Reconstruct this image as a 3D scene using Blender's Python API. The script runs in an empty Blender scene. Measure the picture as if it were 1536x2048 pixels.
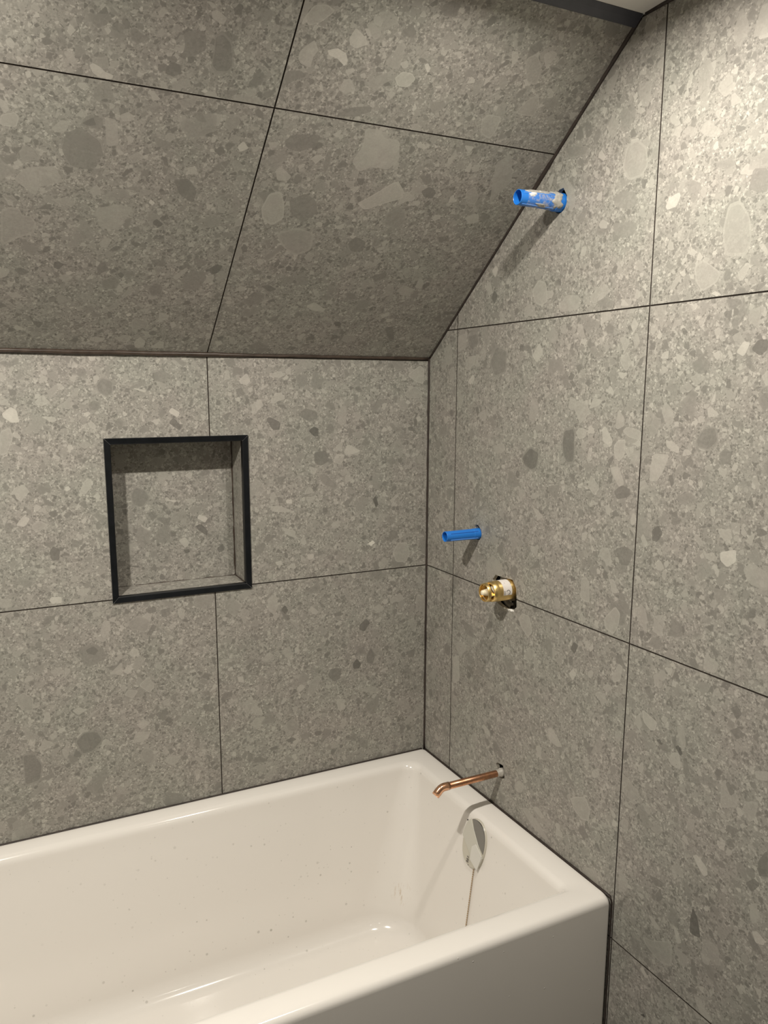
import bpy, bmesh, math, random
from math import sin, cos, pi, radians
from mathutils import Vector, Matrix, geometry
C = bpy.context.scene.collection
S = bpy.context.scene

# tuning values used below
EXPO = 0.0
LIGHTS = [(-.33, -.87, 7.8), (-1.19, -.87, 21), (-.33, -2.1, .9), (-1.19, -2.1, 1.1)]
LCOL = (1, .94, .84)
TILE = (.296, .284, .254)
TUB = (.80, .768, .725)
ELB = 45; ELY = 0.0
STAIN = (-.135, -.14, .250)

# ------------------------------------------------------------------ camera
CAM = Vector((-1.03165, -1.75463, 1.52808))
rt = Vector((0.894659539, -0.446747584, 0.000951798766))
dn = Vector((-0.0775723981, -0.157444409, -0.984476399))
fw = Vector((0.439962308, 0.880697368, -0.175514424))
cd = bpy.data.cameras.new('camera'); cam = bpy.data.objects.new('camera', cd); C.objects.link(cam)
cam.matrix_world = Matrix(((rt.x, -dn.x, -fw.x, CAM.x), (rt.y, -dn.y, -fw.y, CAM.y), (rt.z, -dn.z, -fw.z, CAM.z), (0, 0, 0, 1)))
cd.sensor_fit = 'VERTICAL'; cd.sensor_height = 24.0; cd.sensor_width = 18.0
cd.lens = 1578.92 / 2048 * 24.0
cd.shift_x = (768 - 748.08) / 2048; cd.shift_y = (1059.53 - 1024) / 2048
cd.clip_start = 0.02
S.camera = cam

# ------------------------------------------------------------------ world, exposure
w = bpy.data.worlds.new('world'); S.world = w; w.use_nodes = True
w.node_tree.nodes['Background'].inputs[0].default_value = (1, .95, .88, 1)
w.node_tree.nodes['Background'].inputs[1].default_value = 0.02
S.view_settings.view_transform = 'Standard'; S.view_settings.look = 'None'
S.view_settings.gamma = 1; S.view_settings.use_curve_mapping = False
S.view_settings.exposure = EXPO

# ------------------------------------------------------------------ dimensions
TH = 0.6665; ZS = 1.6029; ZC = 2.134; ZT = 0.56
CT, ST = cos(TH), sin(TH)
XL = -1.72; YF = -3.0
H0, H1, H2 = 0.4724, 1.0726, 1.6669
JA = 0.1299; JC = 0.5668; TW = 0.600
SJ = 0.5937; SC = (ZC - ZS) / ST
G = 0.0026

# ------------------------------------------------------------------ ceiling downlights
def downlight(x, y, p, size=.042, spread=180):
    ld = bpy.data.lights.new('downlight', 'AREA'); ld.shape = 'DISK'; ld.size = size; ld.energy = p
    ld.color = LCOL; ld.spread = radians(spread)
    o = bpy.data.objects.new('downlight', ld); C.objects.link(o); o.location = (x, y, 2.105)
for x, y, p in LIGHTS: downlight(x, y, p)

# ------------------------------------------------------------------ helpers
def tag(o, label=None, cat=None, group=None, kind=None):
    if label: o['label'] = label
    if cat: o['category'] = cat
    if group: o['group'] = group
    if kind: o['kind'] = kind
    return o
def thing(name, label, cat, loc=(0, 0, 0)):
    o = bpy.data.objects.new(name, None); C.objects.link(o); o.location = loc; o.empty_display_size = .05
    return tag(o, label, cat)
def link(name, me, mats, parent=None, smooth=False, loc=None):
    o = bpy.data.objects.new(name, me); C.objects.link(o)
    for m in (mats if isinstance(mats, (list, tuple)) else [mats]): me.materials.append(m)
    if smooth:
        for p in me.polygons: p.use_smooth = True
    if parent:
        o.parent = parent
        o.matrix_parent_inverse = Matrix.Translation(parent.location).inverted() if parent.parent is None else Matrix.Identity(4)
    return o
def bm_obj(name, bm, mats, parent=None, smooth=False, recalc=True):
    if recalc: bmesh.ops.recalc_face_normals(bm, faces=bm.faces[:])
    me = bpy.data.meshes.new(name); bm.to_mesh(me); bm.free()
    return link(name, me, mats, parent, smooth)
def box(bm, a, b, mi=0, M=None):
    vs = [bm.verts.new((x, y, z)) for x in (a[0], b[0]) for y in (a[1], b[1]) for z in (a[2], b[2])]
    if M is not None:
        for v in vs: v.co = M @ v.co
    for f in ((0, 1, 3, 2), (4, 6, 7, 5), (0, 4, 5, 1), (2, 3, 7, 6), (0, 2, 6, 4), (1, 5, 7, 3)):
        bm.faces.new([vs[i] for i in f]).material_index = mi
    return vs
def tube(bm, prof, M, n=40, mi=0, cap0=False, cap1=False, arc=None):
    """surface of revolution: prof = [(along, radius)], along local +X of M"""
    rings = []
    a0, a1 = arc if arc else (0, 2 * pi)
    m = n if not arc else n + 1
    for t, r in prof:
        rings.append([bm.verts.new(M @ Vector((t, r * cos(a0 + (a1 - a0) * k / n), r * sin(a0 + (a1 - a0) * k / n)))) for k in range(m)])
    fs = []
    for A, B in zip(rings, rings[1:]):
        for k in range(n):
            j = (k + 1) % m
            f = bm.faces.new((A[k], A[j], B[j], B[k])); f.material_index = mi; fs.append(f)
    if cap0: bm.faces.new(rings[0]).material_index = mi
    if cap1: bm.faces.new(rings[-1]).material_index = mi
    return rings
def sweep(bm, pts, r, n=16, caps=True, mi=0):
    pts = [Vector(p) for p in pts]; rings = []
    up = Vector((0.13, 0.21, 1)).normalized()
    rr = r if isinstance(r, (list, tuple)) else [r] * len(pts)
    for i, p in enumerate(pts):
        t = (pts[min(i + 1, len(pts) - 1)] - pts[max(i - 1, 0)]).normalized()
        a = t.cross(up).normalized(); b = a.cross(t)
        rings.append([bm.verts.new(p + rr[i] * (cos(2 * pi * k / n) * a + sin(2 * pi * k / n) * b)) for k in range(n)])
    for A, B in zip(rings, rings[1:]):
        for k in range(n): bm.faces.new((A[k], A[(k + 1) % n], B[(k + 1) % n], B[k])).material_index = mi
    if caps: bm.faces.new(rings[0][::-1]).material_index = mi; bm.faces.new(rings[-1]).material_index = mi
    return rings
def axis_mat(origin, d, up=(0, 0, 1)):
    x = Vector(d).normalized(); y = Vector(up).cross(x).normalized(); z = x.cross(y)
    return Matrix(((x.x, y.x, z.x, origin[0]), (x.y, y.y, z.y, origin[1]), (x.z, y.z, z.z, origin[2]), (0, 0, 0, 1)))

# ------------------------------------------------------------------ materials
class NT:
    def __init__(s, name):
        s.m = bpy.data.materials.new(name); s.m.use_nodes = True; s.t = s.m.node_tree
        s.b = s.t.nodes['Principled BSDF']
    def n(s, typ, **k):
        nd = s.t.nodes.new(typ)
        for a, v in k.items():
            if a.startswith('i_'): nd.inputs[int(a[2:]) if a[2:].isdigit() else a[2:]].default_value = v
            else: setattr(nd, a, v)
        return nd
    def l(s, a, b): s.t.links.new(a, b)
    def math(s, op, a, b=None, clamp=False):
        nd = s.n('ShaderNodeMath', operation=op, use_clamp=clamp)
        for i, v in enumerate((a, b)):
            if v is None: continue
            if isinstance(v, (int, float)): nd.inputs[i].default_value = v
            else: s.l(v, nd.inputs[i])
        return nd.outputs[0]
    def mr(s, v, a, b, c, d):
        nd = s.n('ShaderNodeMapRange'); s.l(v, nd.inputs[0])
        for i, x in enumerate((a, b, c, d)): nd.inputs[i + 1].default_value = x
        return nd.outputs[0]
    def mixf(s, f, a, b):
        nd = s.n('ShaderNodeMix', data_type='FLOAT')
        for sock, v in ((nd.inputs[0], f), (nd.inputs[2], a), (nd.inputs[3], b)):
            if isinstance(v, (int, float)): sock.default_value = v
            else: s.l(v, sock)
        return nd.outputs[0]
    def mixc(s, f, a, b, bt='MIX'):
        nd = s.n('ShaderNodeMix', data_type='RGBA', blend_type=bt)
        for sock, v in ((nd.inputs[0], f), (nd.inputs[6], a), (nd.inputs[7], b)):
            if isinstance(v, (int, float, tuple)): sock.default_value = v
            else: s.l(v, sock)
        return nd.outputs[2]
    def noise(s, vec, scale, detail=2, rough=.5, dist=0):
        nd = s.n('ShaderNodeTexNoise'); nd.inputs['Scale'].default_value = scale; nd.inputs['Detail'].default_value = detail
        nd.inputs['Roughness'].default_value = rough; nd.inputs['Distortion'].default_value = dist
        if vec: s.l(vec, nd.inputs['Vector'])
        return nd
def plain(name, col, rough=.5, metal=0, **k):
    t = NT(name); t.b.inputs['Base Color'].default_value = (*col, 1); t.b.inputs['Roughness'].default_value = rough
    t.b.inputs['Metallic'].default_value = metal
    for a, v in k.items(): t.b.inputs[a.replace('_', ' ')].default_value = v
    return t
def mottled(name, c1, c2, scale, rough=.5, metal=0, bump=0, **k):
    t = plain(name, c1, rough, metal, **k); g = t.n('ShaderNodeTexCoord').outputs['Object']
    nz = t.noise(g, scale, 5, .6)
    t.l(t.mixc(t.mr(nz.outputs[0], .35, .65, 0, 1), (*c1, 1), (*c2, 1)), t.b.inputs['Base Color'])
    if bump:
        b = t.n('ShaderNodeBump'); b.inputs['Strength'].default_value = 1; b.inputs['Distance'].default_value = bump
        t.l(nz.outputs[0], b.inputs['Height']); t.l(b.outputs[0], t.b.inputs['Normal'])
    return t.m

def stone_tile():
    t = NT('breccia_porcelain_tile')
    uv = t.n('ShaderNodeUVMap', uv_map='UVMap').outputs[0]
    # warp the coordinates a little so the fragments get crooked outlines
    wn = t.noise(uv, 30, 2, .5)
    vm = t.n('ShaderNodeVectorMath', operation='SUBTRACT'); t.l(wn.outputs['Color'], vm.inputs[0]); vm.inputs[1].default_value = (.5, .5, .5)
    vs = t.n('ShaderNodeVectorMath', operation='SCALE'); t.l(vm.outputs[0], vs.inputs[0]); vs.inputs['Scale'].default_value = .018
    va = t.n('ShaderNodeVectorMath', operation='ADD'); t.l(uv, va.inputs[0]); t.l(vs.outputs[0], va.inputs[1])
    P = va.outputs[0]
    # finer warp for the small grains
    wn2 = t.noise(uv, 160, 2, .5)
    vm2 = t.n('ShaderNodeVectorMath', operation='SUBTRACT'); t.l(wn2.outputs['Color'], vm2.inputs[0]); vm2.inputs[1].default_value = (.5, .5, .5)
    vs2 = t.n('ShaderNodeVectorMath', operation='SCALE'); t.l(vm2.outputs[0], vs2.inputs[0]); vs2.inputs['Scale'].default_value = .005
    va2 = t.n('ShaderNodeVectorMath', operation='ADD'); t.l(uv, va2.inputs[0]); t.l(vs2.outputs[0], va2.inputs[1])
    P2 = va2.outputs[0]
    # ground mass
    g1 = t.noise(uv, 260, 4, .75); g2 = t.noise(uv, 9, 4, .6); g3 = t.noise(uv, 60, 3, .6)
    val = t.mr(g1.outputs[0], .25, .75, .70, 1.30)
    val = t.math('MULTIPLY', val, t.mr(g2.outputs[0], .3, .7, .93, 1.07))
    val = t.math('MULTIPLY', val, t.mr(g3.outputs[0], .3, .7, .90, 1.10))
    def layer(val, vec, scale, cover, lo, hi, soft, inner, ofs, blend=.85):
        mp = t.n('ShaderNodeMapping'); mp.inputs['Location'].default_value = (ofs, ofs * 1.7, 0); t.l(vec, mp.inputs[0])
        v = t.n('ShaderNodeTexVoronoi', voronoi_dimensions='2D', feature='F1'); v.inputs['Scale'].default_value = scale
        e = t.n('ShaderNodeTexVoronoi', voronoi_dimensions='2D', feature='DISTANCE_TO_EDGE'); e.inputs['Scale'].default_value = scale
        t.l(mp.outputs[0], v.inputs['Vector']); t.l(mp.outputs[0], e.inputs['Vector'])
        sp = t.n('ShaderNodeSeparateColor'); t.l(v.outputs['Color'], sp.inputs[0])
        sel = t.math('LESS_THAN', sp.outputs[0], cover)
        # each fragment shrinks inside its cell by its own amount
        sh = t.math('MULTIPLY', sp.outputs[1], .16)
        ed = t.math('SUBTRACT', e.outputs['Distance'], sh)
        m = t.math('MULTIPLY', t.mr(ed, inner, inner + soft, 0, 1), sel)
        p = t.math('POWER', sp.outputs[2], 1.5)
        c = t.mr(p, 0, 1, lo, hi)
        rim = t.mr(ed, inner, inner + .12, 1.07, .99)
        c = t.math('MULTIPLY', c, rim)
        c = t.math('MULTIPLY', c, t.mr(g1.outputs[0], .2, .8, .94, 1.06))
        return t.mixf(t.math('MULTIPLY', m, blend), val, c)
    val = layer(val, P2, 300, .60, .55, 1.70, .08, .02, 3.1, .8)
    val = layer(val, P2, 170, .42, .58, 1.60, .07, .03, 5.3, .85)
    val = layer(val, P2, 105, .26, .62, 1.50, .05, .04, 7.7, .85)
    val = layer(val, P2, 68, .16, .62, 1.45, .04, .05, 11.3, .9)
    val = layer(val, P, 40, .13, .70, 1.36, .03, .07, 17.9, .85)
    val = layer(val, P, 24, .09, .78, 1.24, .025, .07, 23.3, .8)
    # thin dark veins between fragments and small dark pits
    vv = t.n('ShaderNodeTexVoronoi', voronoi_dimensions='2D', feature='DISTANCE_TO_EDGE'); vv.inputs['Scale'].default_value = 34
    t.l(P2, vv.inputs['Vector'])
    vein = t.math('MULTIPLY', t.mr(vv.outputs['Distance'], 0, .035, 1, 0), t.mr(g3.outputs[0], .48, .62, 0, .22))
    val = t.math('MULTIPLY', val, t.math('SUBTRACT', 1, vein))
    pit = t.mr(t.noise(uv, 170, 2, .5).outputs[0], .70, .76, 0, .38)
    val = t.math('MULTIPLY', val, t.math('SUBTRACT', 1, pit))
    spk = t.mr(t.noise(P, 230, 1, .5).outputs[0], .72, .78, 0, .45)
    val = t.math('ADD', val, spk)
    # fragments laid out one by one (face attribute)
    at = t.n('ShaderNodeAttribute', attribute_name='stone')
    has = t.math('GREATER_THAN', at.outputs['Fac'], .01)
    st = t.math('MULTIPLY', at.outputs['Fac'], t.mr(g1.outputs[0], .2, .8, .93, 1.07))
    st = t.math('MULTIPLY', st, t.mr(g3.outputs[0], .3, .7, .95, 1.05))
    val = t.mixf(t.math('MULTIPLY', has, .82), val, st)
    # colour: warm grey with faint rosy and greenish drifts
    hue = t.noise(uv, 7, 3, .6)
    tint = t.mixc(t.mr(hue.outputs[0], .38, .62, 0, 1), (.985, 1.0, .985, 1), (1.015, .99, .995, 1))
    base = t.mixc(1.0, tint, (*TILE, 1), 'MULTIPLY')
    sc = t.n('ShaderNodeVectorMath', operation='SCALE'); t.l(base, sc.inputs[0]); t.l(val, sc.inputs['Scale'])
    t.l(sc.outputs[0], t.b.inputs['Base Color'])
    t.b.inputs['Roughness'].default_value = .48
    t.b.inputs['Specular IOR Level'].default_value = .35
    b = t.n('ShaderNodeBump'); b.inputs['Strength'].default_value = .5; b.inputs['Distance'].default_value = .0002
    t.l(g1.outputs[0], b.inputs['Height']); t.l(b.outputs[0], t.b.inputs['Normal'])
    return t.m
M_TILE = stone_tile()
M_GROUT = mottled('dark_grout', (.028, .021, .016), (.045, .034, .026), 90, .85)
M_EDGE = mottled('raw_tile_edge', (.30, .28, .24), (.62, .58, .50), 120, .8)
M_VOID = mottled('wall_void', (.012, .011, .010), (.02, .018, .016), 30, .9)  # cavity shade put into the colour: near-black so open holes look dark
M_PLASTER = mottled('white_ceiling_plaster', (.72, .70, .66), (.78, .76, .71), 12, .8, bump=.0006)
M_PAINT = mottled('unseen_wall_grey', (.30, .29, .27), (.34, .33, .31), 8, .7)  # walls out of view, grey chosen to cut bounce onto the tub apron
M_BLACKTRIM = mottled('black_metal_trim', (.004, .005, .006), (.007, .008, .010), 40, .38, Specular_IOR_Level=.3)
M_GREYTRIM = mottled('dark_grey_trim', (.040, .043, .055), (.062, .064, .082), 14, .38)
M_BEAD = mottled('brown_silicone_bead', (.040, .027, .020), (.07, .05, .038), 60, .35)
M_PRIMER = mottled('dark_joint', (.022, .015, .012), (.04, .028, .022), 60, .6)

# ------------------------------------------------------------------ tiled surfaces
STONES={
'R':'''108 -478,1914 -497,1922 -522,1900 -531,1866 -513,1856 -507,1886 -489,1898
108r -647,1904 -656,1939 -678,1943 -702,1925 -708,1895 -695,1880 -664,1880
135 -751,1821 -757,1833 -778,1838 -782,1831 -774,1817 -755,1815
112 -812,1919 -817,1929 -827,1929 -853,1910 -848,1901 -822,1910
108 -776,1928 -788,1934 -808,1924 -803,1914 -786,1921
105r -867,1761 -875,1800 -895,1803 -915,1776 -921,1740 -912,1721 -876,1726
85 -908,1816 -914,1842 -938,1837 -941,1805 -926,1806
110 -860,2040 -872,2071 -886,2045 -885,2028 -872,2015
112 -894,2021 -906,2059 -916,2058 -920,2018
90 -629,1817 -689,1809 -687,1790 -664,1786 -639,1798
93r -491,1975 -522,1972 -559,1961 -555,1948 -504,1954
108 -598,2057 -626,2067 -627,2059 -612,2037 -598,2036
106 -606,1987 -619,1997 -633,1980 -626,1960 -609,1967
92 -630,1858 -645,1866 -681,1859 -687,1839 -668,1832 -635,1843
118 -595,1820 -603,1828 -618,1821 -617,1810 -600,1813
120 -844,2065 -850,2067 -854,2061 -848,2054
120 -802,2033 -811,2036 -816,2028 -809,2023
120 -549,1773 -553,1789 -566,1788 -563,1771
120 -932,1734 -941,1735 -949,1724 -950,1716
110 -67,1623 -101,1638 -110,1590 -88,1583
112 -131,1651 -169,1657 -170,1623 -133,1613
85r -173,1649 -214,1654 -221,1632 -195,1614 -177,1626
85r -263,1586 -287,1623 -330,1612 -327,1563 -284,1553
115r -165,1585 -175,1602 -209,1604 -203,1584 -176,1570
135 -177,1545 -201,1562 -206,1550 -188,1538
108r -92,1567 -103,1579 -118,1581 -119,1535 -104,1547
110 -131,1516 -145,1528 -161,1497 -140,1481
135 -263,1782 -278,1792 -288,1782 -277,1766
68 -264,1726 -275,1740 -288,1727 -276,1710
110 -284,1403 -328,1411 -329,1394 -298,1385
110 -222,1471 -248,1483 -262,1469 -249,1455
110 -224,1609 -238,1625 -251,1601 -237,1591
112r -407,1725 -428,1745 -452,1736 -459,1700 -441,1692 -420,1699
110 -493,1688 -516,1707 -554,1700 -551,1676 -499,1675
88 -596,1684 -621,1692 -648,1680 -636,1671
125 -660,1673 -666,1685 -683,1671
110r -819,1720 -836,1727 -871,1703 -864,1689 -837,1678 -823,1696
135 -855,1674 -862,1677 -872,1672 -866,1668
85r -623,1638 -636,1646 -649,1639 -648,1625 -631,1626
120 -689,1636 -696,1651 -706,1638 -696,1623
112r -666,1578 -683,1594 -696,1574 -683,1558
125 -415,1595 -438,1622 -452,1600 -432,1581
135 -909,1583 -921,1599 -933,1596 -923,1576
68 -935,1586 -946,1600 -962,1599 -963,1585 -951,1576
72r -520,1421 -524,1452 -557,1458 -559,1386 -538,1383 -524,1401
70r -390,1385 -420,1411 -451,1400 -445,1368 -428,1360 -400,1368
120r -560,1446 -567,1456 -590,1453 -586,1438 -568,1433
115 -664,1460 -670,1493 -686,1478 -687,1464 -671,1457
130 -630,1455 -639,1462 -660,1436 -656,1425 -634,1433
120r -663,1427 -674,1439 -692,1440 -691,1411 -677,1399 -666,1409
115r -683,1455 -693,1463 -727,1457 -727,1440 -698,1445
120 -657,1387 -678,1392 -695,1360 -681,1354 -662,1375
120 -592,1491 -604,1513 -629,1508 -618,1498
112 -533,1493 -539,1515 -556,1509 -559,1493 -545,1487
115r -600,1347 -607,1370 -632,1347 -619,1330
75 -669,1345 -689,1358 -710,1353 -707,1338 -678,1331
122 -753,1372 -753,1398 -759,1420 -794,1421 -783,1392 -770,1373
125 -783,1443 -797,1444 -814,1434 -813,1423 -787,1432
82r -845,1446 -859,1468 -882,1472 -891,1449 -872,1432 -849,1436
85 -892,1428 -903,1439 -916,1433 -915,1415 -899,1413
85 -827,1570 -849,1580 -866,1566 -849,1551 -832,1557
112 -770,1492 -777,1509 -796,1493 -798,1474 -784,1466
130 -870,1508 -878,1528 -877,1508
140 -933,1468 -945,1471 -943,1463
125 -917,1407 -922,1418 -929,1413 -926,1404
70 -801,1624 -807,1626 -815,1618 -807,1614
110 -701,1414 -726,1425 -728,1402 -714,1395
106 -411,1466 -420,1507 -436,1511 -443,1484 -428,1460
110 -695,1614 -704,1626 -713,1607 -702,1596
105 -456,1633 -480,1651 -497,1631 -482,1615
110 -547,1640 -562,1651 -573,1626 -564,1621
110 -423,1306 -445,1318 -451,1306 -432,1300
118 -135,861 -162,874 -172,811 -138,791
85 -170,971 -222,964 -230,937 -194,939
108 -274,1134 -296,1158 -336,1135 -311,1107 -272,1102
125 -292,959 -308,979 -312,964 -296,952
120 -79,701 -95,724 -100,714 -88,695
115 -206,612 -228,627 -240,607 -203,590
110 -226,687 -247,705 -255,686 -234,669
105 -17,772 -38,798 -60,796 -48,769
115 -68,1063 -116,1069 -97,1050
115r -594,1127 -594,1166 -608,1171 -618,1160 -620,1122 -604,1121
115r -661,1101 -689,1133 -703,1122 -700,1099 -689,1078 -667,1083
115r -400,1032 -412,1048 -438,1048 -450,1015 -435,998 -413,1013
115 -589,1099 -596,1104 -614,1082 -602,1076
65 -572,1015 -581,1032 -595,1029 -585,1007
135 -571,962 -582,976 -593,969 -584,951
115r -691,996 -706,1027 -717,1024 -713,996 -696,986
115 -666,967 -683,980 -695,974 -680,960
110r -425,959 -439,977 -462,978 -452,953 -435,951
122 -511,820 -527,828 -563,800 -545,793 -520,797
78 -681,1240 -706,1249 -727,1242 -717,1216 -696,1212
68 -766,1288 -780,1299 -791,1286 -779,1269 -768,1270
145 -909,1276 -938,1285 -939,1266 -924,1254 -910,1263
115 -837,1191 -848,1205 -854,1193 -844,1186
110 -952,1258 -967,1271 -996,1259 -998,1232 -965,1237
115 -894,1084 -896,1105 -924,1097 -918,1078 -898,1077
125r -769,962 -806,951 -803,934 -792,930 -775,939
115 -754,930 -762,951 -774,932 -765,920
110 -848,959 -863,969 -872,935 -864,920
60 -849,923 -856,929 -866,918 -861,911
65 -807,917 -814,923 -822,916 -818,913
85 -770,997 -785,1009 -798,992 -787,988
110 -795,1031 -809,1051 -823,1040 -811,1028
120 -714,1298 -719,1312 -727,1309 -727,1294 -719,1288
120 -741,1269 -746,1279 -759,1263 -753,1256
125 -625,1031 -633,1045 -638,1035 -630,1026
90 -782,1100 -804,1104 -802,1082 -771,1082
110r -706,888 -720,901 -723,885 -714,871
75 -951,1031 -963,1041 -973,1031 -965,1017
80 -954,996 -969,1007 -979,997 -968,985
125 -768,1196 -777,1201 -781,1196 -770,1192
125 -870,1263 -876,1269 -880,1261 -874,1258
105 -644,821 -665,864 -679,853 -667,834
110 -586,807 -597,833 -605,818 -596,804
115 -406,642 -421,661 -442,659 -434,635 -413,629
115r -593,701 -608,712 -637,725 -652,706 -650,679 -630,672 -605,681
112 -433,598 -454,609 -496,594 -532,574 -521,566 -474,575
115 -471,619 -491,631 -518,616 -501,609
130 -713,710 -716,719 -726,715 -724,706 -713,703
115 -681,699 -700,698 -701,690 -687,688
135 -902,748 -911,755 -932,743 -935,731 -927,724 -912,737
135 -1024,687 -1033,693 -1048,686 -1046,677 -1032,672
122 -815,579 -825,582 -849,570 -834,562
125 -872,597 -880,596 -894,576 -884,567
115 -1017,712 -1017,730 -1028,739 -1034,711 -1023,699
130 -804,461 -811,468 -827,457 -819,451
62 -908,607 -907,633 -911,655 -922,643 -931,611 -920,607
106r -805,528 -832,537 -873,565 -877,515 -847,506 -814,517
112 -737,628 -764,613 -757,588 -740,581
115 -933,587 -954,586 -951,573 -940,570
120 -1004,574 -1010,581 -1020,572 -1014,566
118 -927,496 -940,503 -967,476 -951,463
75 -1023,807 -1034,830 -1038,833 -1042,793 -1027,784
75 -1005,759 -1019,776 -1031,772 -1018,751
80 -810,658 -842,663 -843,651 -827,645
78 -829,629 -839,648 -846,630 -834,617
78 -954,905 -959,911 -973,898 -965,888
120 -961,528 -964,543 -967,531
120 -986,849 -991,855 -996,851 -991,845
50 -813,369 -821,377 -826,372
110 -939,749 -951,754 -956,744 -946,744
115 -1002,948 -1026,959 -1027,943 -1009,937
115 -874,762 -885,762 -885,749''',
'B':'''145 -985,1479 -969,1492 -958,1486 -954,1461 -969,1461 -983,1471
85r -805,1534 -791,1553 -768,1544 -769,1520 -783,1510 -799,1520
85r -822,1496 -810,1506 -795,1499 -801,1482 -818,1484
145 -656,1479 -649,1488 -631,1477 -637,1466
70 -657,1455 -646,1466 -630,1448 -633,1437
135 -831,1477 -821,1482 -817,1476 -827,1469
125 -915,1473 -887,1471 -884,1463 -894,1460
130 -495,1549 -477,1564 -468,1546 -478,1536 -493,1540
112r -991,1445 -972,1451 -968,1431 -982,1398 -995,1395
130 -815,1593 -800,1594 -802,1586 -812,1584
88 -684,1562 -663,1569 -646,1555 -664,1541 -682,1546
140 -878,1325 -870,1328 -866,1321 -874,1316
70 -904,1312 -893,1308 -896,1300
75 -981,1315 -973,1316 -969,1299
82 -530,1593 -507,1596 -502,1582 -519,1575
82 -505,1527 -490,1531 -482,1516 -498,1509
135 -728,1530 -700,1525 -704,1520 -724,1527
120 -469,1490 -457,1501 -458,1471 -466,1471
122r -64,1562 -26,1587 -14,1577 -16,1540 -38,1546
110r -73,1517 -40,1536 -16,1519 -23,1507 -61,1505
80 -356,1468 -335,1483 -307,1475 -305,1459 -327,1452
70 -433,1459 -426,1465 -398,1451 -402,1434 -418,1434
60 -329,1430 -316,1440 -303,1435 -304,1418 -314,1416
130 -238,1376 -227,1397 -190,1378 -223,1369
75 -315,1378 -285,1383 -276,1357 -298,1346 -315,1354
90r -307,1326 -290,1329 -252,1295 -259,1287 -294,1301
60 -159,1256 -150,1266 -143,1242 -150,1234
95 -210,1255 -187,1266 -168,1257 -187,1229 -205,1234
140 -389,1268 -374,1270 -374,1259 -387,1260
120 -431,1257 -402,1255 -364,1238 -423,1242
125 -457,1501 -445,1505 -439,1490 -457,1476
110 -250,1327 -232,1341 -225,1326 -241,1317
120 -81,1548 -74,1566 -67,1550
135 -68,1495 -61,1502 -52,1494 -61,1490
130 -37,1457 -25,1461 -22,1450 -32,1446
120 -112,1249 -88,1269 -86,1260 -102,1246
75 -61,1434 -46,1434 -37,1423 -56,1425
88r -122,1351 -103,1363 -89,1345 -108,1338
108 -253,1452 -244,1488 -229,1488 -231,1448 -245,1440
110r -946,1250 -930,1259 -914,1248 -934,1235 -944,1239
70 -916,1191 -908,1203 -895,1193 -898,1171 -913,1173
130 -976,1252 -960,1272 -948,1264 -959,1248
140 -923,1087 -918,1094 -898,1092 -899,1078 -919,1081
115 -870,1096 -857,1107 -839,1103 -852,1086
100r -768,1017 -742,1031 -716,1016 -722,993 -733,990 -762,1003
115 -825,1004 -817,1029 -803,1026 -804,1005 -819,988
80 -728,983 -711,1007 -704,999 -716,981
125 -768,946 -757,959 -745,950 -747,937 -762,938
115 -810,906 -782,930 -783,897
110 -797,939 -782,952 -781,936 -794,932
112r -750,868 -727,886 -714,860 -726,845
75 -857,967 -841,974 -831,963 -839,953 -854,959
105r -1004,882 -987,894 -969,876 -971,846 -993,854
120 -894,835 -877,840 -865,830 -881,821
78r -894,761 -873,781 -842,778 -831,754 -855,730 -880,727
80r -999,755 -975,756 -959,721 -967,684 -999,679 -999,722
115 -772,732 -760,758 -728,753 -733,740 -750,731
120 -759,774 -744,785 -727,774 -748,761
112r -782,850 -773,862 -751,856 -763,839
100r -755,704 -743,718 -725,706 -722,676 -742,672
112 -703,676 -680,685 -661,675 -681,656
80 -605,793 -581,795 -582,772 -603,780
75r -697,774 -687,782 -674,771 -684,761
112 -932,930 -915,938 -899,924 -923,917
110 -929,1029 -919,1035 -907,1027 -920,1019
115 -943,787 -928,794 -927,780 -939,775
110 -921,744 -909,761 -903,744 -912,722
80 -727,1044 -705,1047 -702,1034 -720,1032
82 -694,1036 -672,1041 -673,1022 -688,1018
110 -1017,1102 -998,1100 -993,1085 -996,1082 -1018,1081
75 -581,909 -571,907 -572,887 -579,892
125 -520,849 -506,849 -504,832 -518,836
110 -697,822 -681,826 -682,806 -695,810
120 -403,1205 -365,1192 -367,1175 -386,1183
112r -102,1116 -87,1139 -60,1139 -50,1109 -62,1086 -92,1089
115 -275,1201 -260,1208 -246,1197 -264,1188
120 -355,1168 -344,1178 -337,1159 -348,1155
130 -338,1132 -320,1132 -321,1120 -334,1119
130 -419,1121 -404,1123 -402,1112 -415,1112
105r -238,1146 -210,1154 -208,1130 -229,1136
115 -440,1033 -419,1043 -413,1013 -424,990 -439,1004
65 -407,1002 -396,1011 -388,998 -396,988
68 -197,934 -178,949 -166,938 -183,914 -197,923
78r -178,851 -164,873 -149,846 -159,821 -176,828
62 -216,834 -204,846 -192,830 -197,818 -214,820
78 -286,814 -277,831 -248,828 -251,800 -268,794
105r -341,775 -336,801 -313,819 -304,809 -318,785 -332,767
120 -263,748 -235,741 -250,709 -259,720
115 -161,973 -140,984 -123,968 -140,959
110 -409,895 -387,909 -379,886 -388,870
112 -461,882 -439,899 -426,889 -448,875
100r -402,707 -382,719 -365,696 -374,680 -396,688
75 -401,663 -383,668 -372,659 -392,654
125 -374,898 -365,905 -361,888 -372,885
108 -193,756 -168,767 -139,753 -149,741
130 -221,853 -211,858 -207,846
112 -94,992 -81,1008 -66,988 -86,980
120 -388,620 -375,622 -373,605 -382,607
115 -333,991 -327,1003 -317,984
110 -134,574 -109,583 -99,571 -124,565
180 -173,1144 -159,1152 -152,1145 -164,1137''',
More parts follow.
